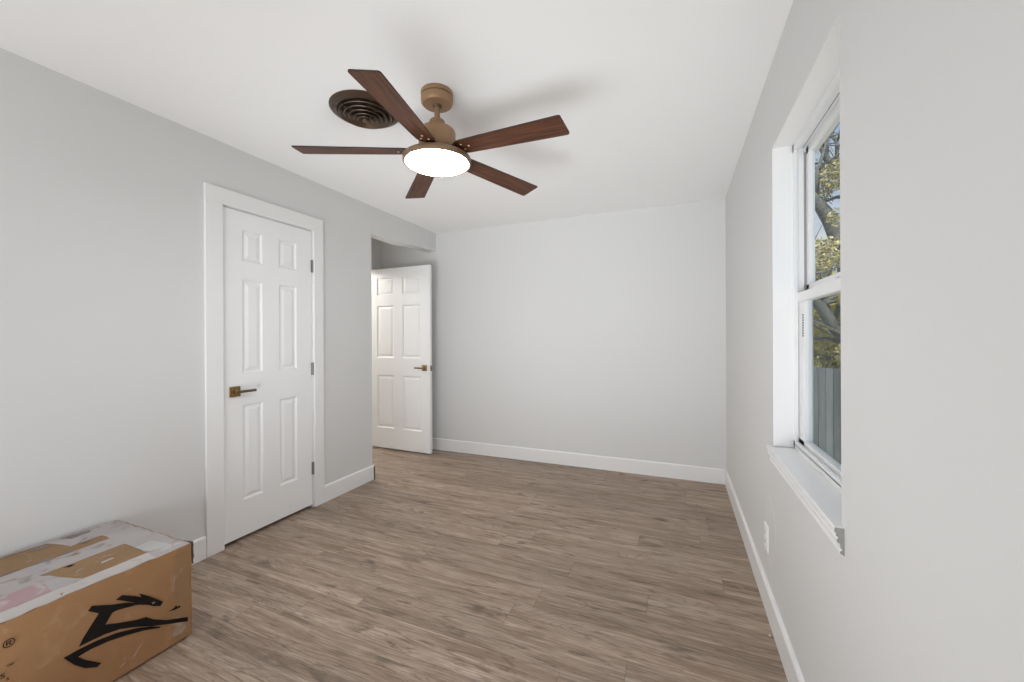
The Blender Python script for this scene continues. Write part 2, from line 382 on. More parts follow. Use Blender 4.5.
# ------------------------------------------------------------------ six-panel doors
def door_mesh(name, W, Ht, T, us, parent=None):
    """local: u = X 0..W, thickness Y 0..-T (face at Y=0 looks to +Y ... both faces panelled), height Z 0..Ht"""
    ws = [(.225, .825), (1.02, 1.61), (1.725, 1.925)]
    bm = bmesh.new()
    for side in (0, 1):
        def P(u, v, dpt):
            y = -dpt if side == 0 else -T + dpt
            return bm.verts.new((u, y, v))
        ucut = [0] + [q for p in us for q in p] + [W]; vcut = [0] + [q for p in ws for q in p] + [Ht]
        for i in range(len(ucut) - 1):
            for j in range(len(vcut) - 1):
                u0, u1, v0, v1 = ucut[i], ucut[i + 1], vcut[j], vcut[j + 1]
                if i % 2 == 1 and j % 2 == 1:
                    lv = [(0, 0), (.004, .0015), (.012, .0085), (.020, .0085), (.040, .0025)]
                    prev = None
                    for ins, dp in lv:
                        ring = [P(u0 + ins, v0 + ins, dp), P(u1 - ins, v0 + ins, dp), P(u1 - ins, v1 - ins, dp), P(u0 + ins, v1 - ins, dp)]
                        if prev:
                            for k in range(4): bm.faces.new((prev[k], prev[(k + 1) % 4], ring[(k + 1) % 4], ring[k]))
                        prev = ring
                    bm.faces.new(prev)
                else:
                    bm.faces.new((P(u0, v0, 0), P(u1, v0, 0), P(u1, v1, 0), P(u0, v1, 0)))
    # edges
    for q in (((0, 0, 0), (0, -T, 0), (0, -T, Ht), (0, 0, Ht)), ((W, 0, 0), (W, -T, 0), (W, -T, Ht), (W, 0, Ht)),
              ((0, 0, 0), (W, 0, 0), (W, -T, 0), (0, -T, 0)), ((0, 0, Ht), (W, 0, Ht), (W, -T, Ht), (0, -T, Ht))):
        bm.faces.new([bm.verts.new(p) for p in q])
    bmesh.ops.remove_doubles(bm, verts=bm.verts, dist=1e-5)
    return bm
def lever_handle(parent, u, z, dirn, out_y=0, sgn=1):
    """square rosette with a slim lever; sgn=+1 sits on the +Y face"""
    h = obj_box = None
    bm = bmesh.new(); bx(bm, u - .032, u + .032, out_y, out_y + sgn * .009, z - .032, z + .032)
    h = obj('handle', bm, 'brass', parent, bevel=.003); h['label'] = 'antique brass lever handle on a square rosette'
    bm = bmesh.new()
    bx(bm, u - .022, u + .022, out_y + sgn * .009, out_y + sgn * .014, z - .022, z + .022)
    vs = [(u + .015 * math.cos(k * math.pi / 6), out_y + sgn * .012, z + .015 * math.sin(k * math.pi / 6)) for k in range(12)]
    prism(bm, vs, (0, sgn * .028, 0))
    obj('handle_neck', bm, 'brass', h, bevel=.002)
    bm = bmesh.new(); x0, x1 = sorted((u - dirn * .008, u + dirn * .108))
    y0, y1 = sorted((out_y + sgn * .034, out_y + sgn * .048))
    bx(bm, x0, x1, y0, y1, z - .008, z + .008)
    obj('lever', bm, 'brass_worn', h, bevel=.003)

# closet door: local X -> world +Y, local +Y (face) -> world +X
DW = 2.174 - 1.544
d1 = obj('door_1', door_mesh('door', DW, 2.036, .035, [(.118, .252), (.368, .506)]), 'door_paint')
d1.matrix_world = Matrix(((0, 1, 0, XL - .002), (1, 0, 0, 1.544), (0, 0, 1, .022), (0, 0, 0, 1)))
struct(d1, 'closed white six panel closet door with a brass lever', 'door')
# matrix above mirrors; flip normals for clean shading
d1.data.flip_normals()
lever_handle(d1, .068, .912, 1)
for hz in (.224, .966, 1.730):
    bm = bmesh.new()
    prism(bm, [(DW + .004 + .0065 * math.cos(k * math.pi / 5), .006 + .0065 * math.sin(k * math.pi / 5), hz) for k in range(10)], (0, 0, .092))
    bx(bm, DW - .006, DW + .012, -.001, .002, hz, hz + .092)
    h = obj('hinge', bm, 'steel_hinge', d1); h['label'] = 'grey steel butt hinge'

# open door in the entry recess: hinge side at x=-3.345, free end at x=-2.515
OW = .832
d2 = obj('door_2', door_mesh('door', OW, 2.028, .035, [(.105, .345), (.465, .715)]), 'door_paint')
# local +Y face must look to -Y world; local X runs toward +X: rotate 180 about Z puts X reversed, so use the -T face
d2.matrix_world = Matrix.Translation((-3.282, 3.66, .016)) @ Matrix.Rotation(R(-1.2), 4, 'Z')
struct(d2, 'open white six panel door standing against the far wall', 'door')
lever_handle(d2, OW - .068, .918, -1, -.035, -1)
lever_handle(d2, OW - .068, .918, -1, 0, 1)
bm = bmesh.new(); bx(bm, OW, OW + .0015, -.030, -.005, .885, .945); bx(bm, OW, OW + .010, -.024, -.011, .905, .925)
obj('latch', bm, 'brass_worn', d2)
for hz in (.235, .995, 1.745):
    boxobj('hinge', (-.010, .002, -.006, .004, hz, hz + .092), 'steel_hinge', d2)

# ------------------------------------------------------------------ window
win = struct(empty('window_1', (.455, 1.64, .80)), 'white vinyl single hung window looking on the yard trees', 'window')
def wb(name, boxes, m, bevel=.0015, parent=win):
    bm = bmesh.new()
    for a in boxes: bx(bm, a[0] - .455, a[1] - .455, a[2] - 1.64, a[3] - 1.64, a[4] - .80, a[5] - .80)
    return obj(name, bm, m, parent, bevel=bevel)
# frame
wb('window_frame', [
    (.455, .523, 2.018, WY1, .785, WZ1), (.455, .523, WY0, WY0 + .012, .785, WZ1),
    (.455, .468, 2.010, 2.020, .785, WZ1), (.455, .468, WY0 + .010, WY0 + .020, .785, WZ1),
    (.455, .523, WY0, WY1, 2.048, WZ1), (.455, .468, WY0, WY1, 2.038, 2.050),
    (.455, .523, WY0, WY1, .772, .806), (.455, .466, WY0, WY1, .80, .818),
    (.5215, .5235, WY0 + .004, WY0 + .016, .785, WZ1)], 'vinyl')
wb('track_groove', [(.492, .500, 2.0165, 2.0185, 1.45, 2.03), (.486, .4885, WY0 + .02, 2.012, 2.0465, 2.0485), (.479, .494, 1.27, 1.46, 2.0455, 2.0485)], 'groove', 0)
# upper sash (outer track)
us_ = wb('upper_sash', [
    (.500, .522, 1.984, 2.016, 1.436, 2.046), (.500, .522, WY0 + .014, WY0 + .046, 1.436, 2.046),
    (.500, .522, WY0 + .014, 2.016, 2.018, 2.046), (.500, .522, WY0 + .014, 2.016, 1.436, 1.474)], 'vinyl')
bm = bmesh.new(); bx(bm, .513 - .455, .516 - .455, WY0 + .040 - 1.64, 1.990 - 1.64, 1.468 - .80, 2.024 - .80); obj('window_pane', bm, 'glass', us_)
# lower sash (inner track)
ls_ = wb('lower_sash', [
    (.472, .500, 1.945, 2.0178, .812, 1.442), (.472, .500, WY0 + .016, WY0 + .066, .812, 1.442),
    (.472, .500, WY0 + .016, 2.0178, .800, .832), (.468, .500, WY0 + .016, 2.014, 1.402, 1.442)], 'vinyl')
bm = bmesh.new(); bx(bm, .486 - .455, .489 - .455, WY0 + .060 - 1.64, 1.950 - 1.64, .826 - .80, 1.408 - .80); obj('window_pane', bm, 'glass', ls_)
bm = bmesh.new()
for k in range(9):
    z = 1.258 + k * .0105
    bx(bm, .4700 - .455, .4722 - .455, 1.9465 - 1.64, 1.958 - 1.64, z - .80, z + .0065 - .80)
obj('vent_slots', bm, 'outlet_dark', ls_)
bm = bmesh.new(); bx(bm, .476 - .455, .488 - .455, 1.60 - 1.64, 1.66 - 1.64, 1.442 - .80, 1.452 - .80); obj('sash_lock', bm, 'vinyl', ls_, bevel=.002)
bm = bmesh.new(); bx(bm, .5205 - .455, .5212 - .455, WY0 + .01 - 1.64, 2.02 - 1.64, .81 - .80, 1.45 - .80)
sc_ = obj('insect_screen', bm, 'screen_mesh', win); sc_['label'] = 'grey insect screen over the lower half'

# recess liner: bright white painted jambs and head inside the opening
bm = bmesh.new()
bx(bm, XR + .0005, .4555, WY1 - .003, WY1 + .0, .786, WZ1 - .003); bx(bm, XR + .0005, .4555, WY0, WY0 + .003, .786, WZ1 - .003)
bx(bm, XR + .0005, .4555, WY0, WY1, WZ1 - .003, WZ1)
struct(obj('trim_4', bm, 'trim_paint'), 'white painted sides and head of the window recess', 'trim')

# stool and moulded apron
sill = tag(empty('window_sill', (XR, 1.63, .768)), 'white window stool with stepped moulding and darker grey end', 'window sill', kind='structure')
sill.name = 'trim_5'
SY0, SY1 = 1.232, 2.060
bm = bmesh.new()
prism(bm, [(-.021, SY0 - 1.63, 0), (-.021, SY1 - 1.63, 0), (0, SY1 - 1.63, 0), (0, WY1 - 1.63, 0), (.0742, WY1 - 1.63, 0), (.0742, WY0 - 1.63, 0), (0, WY0 - 1.63, 0), (0, SY0 - 1.63, 0)], (0, 0, .014))
prof = [(u * .72, v * .83) for u, v in [(0, 0), (-.024, 0), (-.024, -.010), (-.018, -.013), (-.018, -.018), (-.021, -.021), (-.021, -.027), (-.013, -.033), (-.011, -.042), (-.011, -.046), (-.006, -.049), (-.006, -.053), (-.012, -.057), (-.012, -.062), (0, -.068)]]
obj('sill_board', bm, 'trim_paint', sill, bevel=.003)
bm = bmesh.new(); prism(bm, [(u, SY0 + .001 - 1.63, v) for u, v in prof], (0, SY1 - SY0 - .002, 0))
obj('sill_moulding', bm, 'trim_paint', sill)
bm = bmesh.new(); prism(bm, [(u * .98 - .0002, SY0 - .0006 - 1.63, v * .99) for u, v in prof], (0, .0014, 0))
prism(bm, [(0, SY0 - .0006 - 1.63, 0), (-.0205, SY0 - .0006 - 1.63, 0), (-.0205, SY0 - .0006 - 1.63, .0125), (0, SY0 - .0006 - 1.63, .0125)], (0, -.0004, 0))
e = obj('end_cap', bm, 'grey_end', sill); e['label'] = 'darker grey end of the moulding'  # thin cap, a darker grey on the near end

# ------------------------------------------------------------------ wall outlet and spackle patch on the right wall
ol = tag(empty('wall_outlet', (XR, 2.168, .325)), 'white electrical outlet low on the wall under the window', 'outlet')
boxobj('cover_plate', (-.006, 0, -.037, .037, -.058, .058), 'plate_white', ol, bevel=.002)
for dz in (-.021, .021):
    s_ = boxobj('socket', (-.0085, -.005, -.016, .016, dz - .014, dz + .014), 'plate_white', ol, bevel=.001)
    bm = bmesh.new(); bx(bm, -.0088, -.0080, -.009, -.006, dz - .005, dz + .006); bx(bm, -.0088, -.0080, .006, .009, dz - .005, dz + .006)
    obj('socket_slot', bm, 'outlet_dark', s_)
bm = bmesh.new(); pts = []
for k in range(28):
    a = 2 * math.pi * k / 28; rr = 1 + .16 * noise.noise(Vector((math.cos(a) * 1.4, math.sin(a) * 1.4, 3)))
    pts.append((XR - .0008, 2.10 + .115 * rr * math.cos(a) * (1 if abs(math.cos(a)) < .7 else .95), .385 + .155 * rr * math.sin(a)))
prism(bm, pts, (.0008, 0, 0))
simple('spackle', (.70, .70, .70), .5, var=.03, scale=20, bump=.2, bscale=60)
tag(obj('wall_patch', bm, 'spackle', bevel=.0005), 'smooth pale spackle patch around the outlet under the window', 'wall patch')

# ------------------------------------------------------------------ ceiling fan
FX, FY = -1.064, 1.636
fan = tag(empty('ceiling_fan', (FX, FY, H)), 'five blade walnut and bronze ceiling fan with a lit round lamp', 'ceiling fan')
def fl(name, prof, m, parent=fan, n=56, closed=False):
    bm = bmesh.new(); lathe(bm, [(r, z - H) for r, z in prof], n, closed)
    return obj(name, bm, m, parent, smooth=True)
def sharp(o, ang=35):
    md = o.modifiers.new('edges', 'EDGE_SPLIT'); md.split_angle = R(ang); return o
sharp(fl('canopy', [(0, H), (.074, H), (.0765, H - .004), (.0765, H - .020), (.074, H - .022), (.074, H - .026), (.0765, H - .028), (.0765, H - .046), (.073, H - .056), (.066, H - .062), (.020, H - .064), (0, H - .064)], 'fan_bronze'))
sharp(fl('canopy_band', [(.0742, H - .0215), (.0755, H - .0222), (.0755, H - .0258), (.0742, H - .0265)], 'fan_dark'))
sharp(fl('ball_joint', [(0, H - .052), (.020, H - .055), (.023, H - .064), (.017, H - .074), (0, H - .076)], 'fan_dark'))
sharp(fl('downrod', [(0, H - .06), (.0135, H - .06), (.0135, 2.300), (0, 2.300)], 'fan_bronze', n=24))
sharp(fl('motor_housing', [(0, 2.306), (.031, 2.306), (.036, 2.301), (.036, 2.277), (.042, 2.271), (.068, 2.265), (.083, 2.255), (.088, 2.242), (.088, 2.190), (.085, 2.165), (.076, 2.152), (0, 2.152)], 'fan_bronze'), 40)
sharp(fl('hub', [(0, 2.154), (.095, 2.154), (.100, 2.148), (.100, 2.132), (.094, 2.128), (0, 2.128)], 'fan_dark'))
sharp(fl('light_ring', [(.060, 2.128), (.150, 2.128), (.1600, 2.122), (.1620, 2.116), (.1620, 2.102), (.160, 2.097), (.154, 2.096), (.151, 2.100), (.060, 2.106)], 'fan_ring', n=72, closed=True), 40)
lg = fl('lamp_diffuser', [(0, 2.106), (.148, 2.104), (.149, 2.0985), (.145, 2.095), (.130, 2.0920), (.08, 2.090), (0, 2.089)], 'lamp_glow', n=72)
lg['label'] = 'glowing white round lamp'
def blade_bm():
    bm = bmesh.new()
    # outline along X (length) in local Y; root narrow, tip wide, corners softened
    L0, L1 = .112, .651
    top, bot = [], []
    N = 22
    for i in range(N + 1):
        s = i / N; x = L0 + (L1 - L0) * s
        w_ = .045 + (.060 - .045) * min(1, s / .95) ** .8
        if s < .06: w_ *= .70 + .30 * (s / .06) ** .5
        tipcut = .018 * s                      # tip slightly oblique
        top.append((x, w_)); bot.append((x - (.002 * s ** 6), -w_))
    # round tip corners
    def corner(p, sy):
        x, y = p; r_ = .008
        return [(x - r_, y), (x - r_ * .3, y - sy * r_ * .3), (x, y - sy * r_)]
    out_ = bot[:-1] + corner(bot[-1], -1) + corner(top[-1], 1)[::-1] + top[:-1][::-1]
    th = .0055
    a = [bm.verts.new((x, y, .004 * (1 - (y / .06) ** 2))) for x, y in out_]
    b2 = [bm.verts.new((x, y, .004 * (1 - (y / .06) ** 2) + th)) for x, y in out_]
    bm.faces.new(a); bm.faces.new(b2[::-1])
    n_ = len(a)
    for i in range(n_):
        f = bm.faces.new((a[i], a[(i + 1) % n_], b2[(i + 1) % n_], b2[i])); f.material_index = 1
    return bm
PITCH = -10
blade = obj('blade', blade_bm(), 'walnut_blade', fan)
blade.data.materials.append(MATS['blade_edge'])
bm = bmesh.new()
prism(bm, [(.085, -.020, .0062), (.150, -.030, .0062), (.182, -.026, .0062), (.190, -.008, .0062), (.190, .008, .0062), (.182, .026, .0062), (.150, .030, .0062), (.085, .020, .0062)], (0, 0, .005))
irons = obj('blade_bracket', bm, 'fan_dark', blade, bevel=.0015)
scr = []
for sx_, sy_ in ((.150, .018), (.150, -.018), (.182, 0)):
    bm = bmesh.new(); lathe(bm, [(0, -.0044), (.0036, -.0040), (.0056, -.0018), (.0058, .002), (0, .002)], 14)
    for v in bm.verts: v.co += Vector((sx_, sy_, .0030))
    scr.append(obj('screw', bm, 'screw_metal', blade, smooth=True))
kids = [irons] + scr
for i, ang in enumerate((-78, -5.5, 66, 135.5, -153)):
    if i == 0: b_ = blade
    else:
        b_ = blade.copy(); C.objects.link(b_)
        for k in kids:
            kk = k.copy(); C.objects.link(kk); kk.parent = b_
    b_.location = (0, 0, 2.150 - H)
    b_.rotation_euler = (Matrix.Rotation(R(ang), 3, 'Z') @ Matrix.Rotation(R((3.0, 2.9, 2.4, .9, .8)[i]), 3, 'Y') @ Matrix.Rotation(R(PITCH), 3, 'X')).to_euler()

# ------------------------------------------------------------------ round ceiling vent
vt = tag(empty('ceiling_vent', (-1.487, 1.62, H)), 'round dark bronze ceiling air diffuser with concentric rings behind a fan blade', 'ceiling vent')
def vl(name, prof, m, n=64):
    bm = bmesh.new(); lathe(bm, prof, n, closed=True); return sharp(obj(name, bm, m, vt, smooth=True), 40)
vl('flange', [(.175, 0), (.175, -.003), (.165, -.010), (.150, -.016), (.138, -.018), (.132, -.014), (.132, -.001)], 'vent_flange')
bm = bmesh.new(); lathe(bm, [(0, -.0006), (.133, -.0006), (.133, -.002), (0, -.002)], 48); obj('duct_hollow', bm, 'vent_hollow', vt)
for k, (r0, z0) in enumerate(((.122, -.026), (.099, -.034), (.076, -.041), (.053, -.047), (.033, -.052))):
    vl('diffuser_ring', [(r0 + .008, z0 - .002), (r0 + .006, z0 - .0045), (r0 - .002, z0 + .003), (r0 - .014, z0 + .016), (r0 - .012, z0 + .017), (r0 + .002, z0 + .005)], 'vent_bronze')
bm = bmesh.new(); lathe(bm, [(0, -.062), (.010, -.060), (.018, -.055), (.016, -.048), (0, -.048)], 32); obj('centre_cap', bm, 'vent_bronze', vt, smooth=True)
bm = bmesh.new()
for a in (0, 60, 120):
    ca, sa = math.cos(R(a)), math.sin(R(a))
    prism(bm, [(ca * .118 - sa * .003, sa * .118 + ca * .003, -.003), (ca * .118 + sa * .003, sa * .118 - ca * .003, -.003), (-ca * .118 + sa * .003, -sa * .118 - ca * .003, -.003), (-ca * .118 - sa * .003, -sa * .118 + ca * .003, -.003)], (0, 0, -.010))
obj('support_bar', bm, 'vent_hollow', vt)

# ------------------------------------------------------------------ long cardboard carton
BX0, BX1, BY0, BY1, BZ = -2.504, -1.912, -.30, 1.040, .394
car = tag(empty('cardboard_box', ((BX0 + BX1) / 2, .40, 0)), 'large worn cardboard carton with grey tape and black leaping animal logo', 'box')
OX, OY = (BX0 + BX1) / 2, .40
def warp(x, y, z):
    n1 = noise.noise(Vector((x * 5, y * 5, z * 5))); n2 = noise.noise(Vector((x * 16 + 9, y * 16, z * 16)))
    t_ = max(0, min(1, z / BZ))
    edge = max(0, 1 - min(abs(x - BX0), abs(x - BX1), abs(y - BY1)) / .05) if z > BZ - .02 else 0
    z2 = z + t_ * (.0015 * n1 + .0012 * n2) - (.004 * edge * abs(n2) * 2)
    x2 = x + (.002 * n1 + .0012 * n2) * math.sin(math.pi * min(1, t_ + .02)) - (.010 * t_ * (1 - (y - BY0) / (BY1 - BY0)) if x > OX else 0)
    y2 = y + .003 * n2 * t_
    return Vector((x2, y2, z2))
def rnd_rect(bm, N=(16, 36, 12)):
    def face(f):
        pass
bm = bmesh.new()
nx, ny, nz_ = 18, 40, 12
cache = {}
def V(x, y, z):
    k = (round(x, 4), round(y, 4), round(z, 4))
    if k not in cache:
        # soften bottom and top edges
        px, py, pz = x, y, z
        e_ = .012
        if z < 1e-4: px = min(max(x, BX0 + e_), BX1 - e_); py = min(max(y, BY0 + e_), BY1 - e_)
        if z < 1e-4: pz = 0
        p = warp(px, py, pz)
        if z < 1e-4: p.z = 0.0
        p.x = max(p.x, BX0 - .0015)
        cache[k] = bm.verts.new((p.x - OX, p.y - OY, p.z))
    return cache[k]
def lsp(a, b_, n): return [a + (b_ - a) * i / n for i in range(n + 1)]
xs, ys = lsp(BX0, BX1, nx), lsp(BY0, BY1, ny); zs = [0, .012] + lsp(.03, BZ, nz_)
for z in (0, BZ):
    for i in range(nx):
        for j in range(ny): bm.faces.new((V(xs[i], ys[j], z), V(xs[i + 1], ys[j], z), V(xs[i + 1], ys[j + 1], z), V(xs[i], ys[j + 1], z)))
for x in (BX0, BX1):
    for j in range(ny):
        for k in range(len(zs) - 1): bm.faces.new((V(x, ys[j], zs[k]), V(x, ys[j + 1], zs[k]), V(x, ys[j + 1], zs[k + 1]), V(x, ys[j], zs[k + 1])))
for y in (BY0, BY1):
    for i in range(nx):
        for k in range(len(zs) - 1): bm.faces.new((V(xs[i], y, zs[k]), V(xs[i + 1], y, zs[k]), V(xs[i + 1], y, zs[k + 1]), V(xs[i], y, zs[k + 1])))
obj('carton', bm, 'cardboard', car)

def top_patch(name, pts, m, lift, label=None, n=14, ragged=.004):
    """a sheet lying on the carton's top; pts = polygon corners (x, y); draped on the warped lid"""
    # resample the outline so that it can be ragged, then fill on a grid
    out_ = []
    for i in range(len(pts)):
        a = Vector(pts[i]); b_ = Vector(pts[(i + 1) % len(pts)]); k = max(2, int((b_ - a).length / .015))
        for q in range(k):
            p = a + (b_ - a) * q / k
            d = (b_ - a).normalized(); nn = Vector((-d.y, d.x))
            r_ = ragged * noise.noise(Vector((p.x * 40, p.y * 40, lift * 9000)))
            out_.append(p + nn * r_)
    bm = bmesh.new()
    vs = [bm.verts.new((p.x, p.y, 0)) for p in out_]
    f = bm.faces.new(vs); f.normal_update()
    bmesh.ops.triangulate(bm, faces=[f])
    for _ in range(2):
        long_ = [e_ for e_ in bm.edges if e_.calc_length() > .05]
        if long_: bmesh.ops.subdivide_edges(bm, edges=long_, cuts=2); bmesh.ops.triangulate(bm, faces=bm.faces)
    for v in bm.verts:
        x, y = min(max(v.co.x, BX0), BX1), min(max(v.co.y, BY0), BY1)
        p = warp(x, y, BZ); v.co = Vector((max(p.x, BX0 - .0015) - OX, p.y - OY, p.z + lift + .0012))
    o = obj(name, bm, m, car)
    md = o.modifiers.new('thick', 'SOLIDIFY'); md.thickness = .0006; md.offset = -1
    if label: o['label'] = label
    return o
top_patch('lid_flap', [(BX0, BY0), (BX1, BY0), (BX1, BY1), (BX0, BY1)], 'cardboard_top', 0, 'bare tan cardboard lid', ragged=0)
top_patch('tape', [(-1.990, -.30), (-1.916, -.30), (-1.916, 1.034), (-1.985, 1.034)], 'tape_pale', .0010, 'pale tape along the front edge')
top_patch('tape', [(-2.275, -.30), (-2.155, -.30), (-2.165, 1.034), (-2.285, 1.034)], 'tape_dusty', .0008, 'dusty grey tape along the lid seam')
top_patch('tape', [(-2.50, .935), (-1.918, .920), (-1.918, 1.034), (-2.503, 1.034)], 'tape_dusty', .0014, 'dusty grey tape across the end')
top_patch('tape', [(-2.17, -.30), (-1.98, -.30), (-1.98, .735), (-2.17, .680)], 'tape_dusty', .0011, 'dusty grey tape sheet on the near part')
top_patch('tape', [(-2.503, .800), (-2.350, .830), (-2.352, 1.00), (-2.503, 1.02)], 'tape_dusty', .0012, 'dusty grey tape at the back corner')
top_patch('tape', [(-2.505, -.30), (-2.480, -.30), (-2.480, .85), (-2.505, .85)], 'tape_dusty', .0016, 'dusty grey tape along the back edge')
top_patch('tape_residue', [(-2.475, .84), (-2.435, .86), (-2.44, .93), (-2.478, .92)], 'tape_dark', .0020, 'dark torn tape residue', ragged=.010)
top_patch('tape_residue', [(-2.45, .745), (-2.425, .77), (-2.43, .80), (-2.46, .79)], 'tape_dark', .0020, 'dark torn tape residue', ragged=.008)
top_patch('label_sheet', [(-2.095, .44), (-2.100, .665), (-1.985, .655), (-1.990, .44)], 'label_pink', .0020, 'faded pink printed label')
top_patch('shipping_label', [(-2.080, .925), (-2.085, .985), (-1.965, 1.000), (-1.985, .930)], 'label_white', .0024, 'small white shipping label')
top_patch('puncture', [(-2.150, .742), (-2.132, .752), (-2.138, .768), (-2.150, .762)], 'ink', .0012, 'dark puncture in the lid', ragged=.002)
top_patch('tear_mark', [(-2.065, .815), (-2.055, .812), (-2.058, .850), (-2.066, .848)], 'tape_pale', .0012, 'pale torn spot', ragged=.003)
# dark creases where the back tape has lifted
for a, b_, c_ in ((-2.295, .70, .76), (-2.300, .60, .67), (-2.296, .78, .82), (-2.345, .86, .90)):
    top_patch('tape_crease', [(a, b_), (a + .012, b_ + .004), (a + .010, c_), (a - .002, c_ - .006)], 'tape_dark', .0019, 'dark crease beside the seam tape', ragged=.006)

# grey tape end sticking up past the far corner
bm = bmesh.new()
for k in range(6):
    z0, z1 = .30 + k * .016, .30 + (k + 1) * .016
    a0, a1 = .009 + .004 * noise.noise(Vector((k * 1.7, 0, 0))), .009 + .004 * noise.noise(Vector(((k + 1) * 1.7, 0, 0)))
    prism(bm, [(BX1 - .05 - OX, BY1 - .001 - OY, z0), (BX1 - .004 - OX, BY1 + a0 - OY, z0), (BX1 - .004 - OX, BY1 + a1 - OY, z1), (BX1 - .05 - OX, BY1 - .001 - OY, z1)], (0, .0015, 0))
fl_ = obj('tape_end', bm, 'tape_dark', car); fl_['label'] = 'dark grey loose tape end at the corner'
# front face graphics: drawn in (y, z) on the front plane
def front_sheet(name, polys, m, lift=.0012, label=None):
    bm = bmesh.new()
    for pts in polys:
        # triangulate then push onto the warped front
        vs = [bm.verts.new((0, y, z)) for y, z in pts]
        f = bm.faces.new(vs); f.normal_update()
        bmesh.ops.triangulate(bm, faces=[f])
    for _ in range(2):
        long_ = [e_ for e_ in bm.edges if e_.calc_length() > .03]
        if long_: bmesh.ops.subdivide_edges(bm, edges=long_, cuts=1); bmesh.ops.triangulate(bm, faces=bm.faces)
    for v in bm.verts:
        p = warp(BX1, v.co.y, max(.03, min(BZ, v.co.z)))
        v.co = Vector((p.x + lift - OX, v.co.y - OY, v.co.z))
    o = obj(name, bm, m, car); md = o.modifiers.new('thick', 'SOLIDIFY'); md.thickness = .0004; md.offset = 0
    if label: o['label'] = label
    return o
ear = [(0.793, 0.303), (0.811, 0.309), (0.851, 0.281), (0.869, 0.266), (0.861, 0.286), (0.893, 0.256), (0.938, 0.207), (0.928, 0.196), (0.906, 0.209), (0.887, 0.226), (0.868, 0.238), (0.845, 0.261)]
body = [(0.718, 0.309), (0.728, 0.321), (0.783, 0.291), (0.822, 0.274), (0.851, 0.256), (0.872, 0.237), (0.851, 0.247), (0.820, 0.256), (0.796, 0.262), (0.783, 0.262), (0.763, 0.232), (0.805, 0.211), (0.851, 0.191), (0.882, 0.182), (0.906, 0.157), (0.951, 0.125), (1.024, 0.090), (1.024, 0.072), (0.951, 0.108), (0.899, 0.135), (0.85, 0.165), (0.804, 0.188), (0.761, 0.198), (0.730, 0.200), (0.694, 0.201), (0.705, 0.223), (0.725, 0.253), (0.746, 0.283)]
tail = [(0.657, 0.190), (0.69, 0.192), (0.74, 0.190), (0.793, 0.181), (0.85, 0.160), (0.899, 0.134), (0.930, 0.112), (0.925, 0.110), (0.874, 0.135), (0.821, 0.153), (0.771, 0.166), (0.725, 0.171), (0.692, 0.168), (0.709, 0.145), (0.752, 0.102), (0.740, 0.096), (0.709, 0.116), (0.683, 0.147)]
front_sheet('logo_print', [ear, body, tail], 'ink', .0014, 'black leaping animal emblem')
front_sheet('eye_mark', [[(.900, .226), (.908, .226), (.912, .220), (.903, .219)]], 'cardboard', .0018)
front_sheet('small_mark', [[(.955, .158), (.975, .158), (.982, .166), (.986, .156), (.993, .158), (.999, .148), (.975, .150)]], 'ink', .0014)
front_sheet('side_tape', [[(.972, .03), (1.030, .03), (1.030, .375), (.978, .375), (.975, .20)]], 'tape_side', .0006, 'shiny scuffed tape at the carton corner')
front_sheet('scuff', [[(.835, .052), (.850, .058), (.868, .085), (.875, .093), (.862, .083), (.845, .064)], [(.80, .045), (.812, .047), (.822, .058), (.812, .055)]], 'scuff', .0010, 'pale scuff near the bottom')
# lettering: registered mark and the end of two text lines
def letters(txt, y, z, size, m='ink', name='lettering'):
    cu = bpy.data.curves.new(name, 'FONT'); cu.body = txt; cu.size = size; cu.extrude = .0003; cu.align_x = 'CENTER'
    tmp = bpy.data.objects.new('tmp', cu); C.objects.link(tmp)
    dg = bpy.context.evaluated_depsgraph_get(); me = bpy.data.meshes.new_from_object(tmp.evaluated_get(dg))
    bpy.data.objects.remove(tmp)
    me.name = name; me.materials.clear(); me.materials.append(MATS[m])
    o = bpy.data.objects.new(name, me); C.objects.link(o); o.parent = car
    p = warp(BX1, y, z)
    o.matrix_local = Matrix.Translation((p.x + .0035 - OX, y - OY, z)) @ Matrix.Rotation(R(90), 4, 'Z') @ Matrix.Rotation(R(90), 4, 'X')
    return o
letters('®', .539, .312, .034)
letters('s', .526, .226, .030)
letters('™', .541, .246, .018)
letters('s', .536, .212, .018)

# ------------------------------------------------------------------ tiny floor debris
for n_, (x, y, lab) in enumerate((( -.42, 1.35, 'tiny white paint crumb out on the plank floor'), (.352, 1.96, 'tiny white paint crumb against the baseboard under the window'), (-2.30, 3.79, 'tiny brown crumb beside the far baseboard'))):
    bm = bmesh.new(); bmesh.ops.create_icosphere(bm, subdivisions=1, radius=.0045)
    for v in bm.verts: v.co = Vector((v.co.x * random.uniform(.7, 1.3), v.co.y * random.uniform(.7, 1.3), max(0, v.co.z * .6 + .002)))
    o = obj('crumb', bm, 'chip' if n_ < 2 else 'fan_dark'); o.location = (x, y, 0); tag(o, lab, 'crumb')

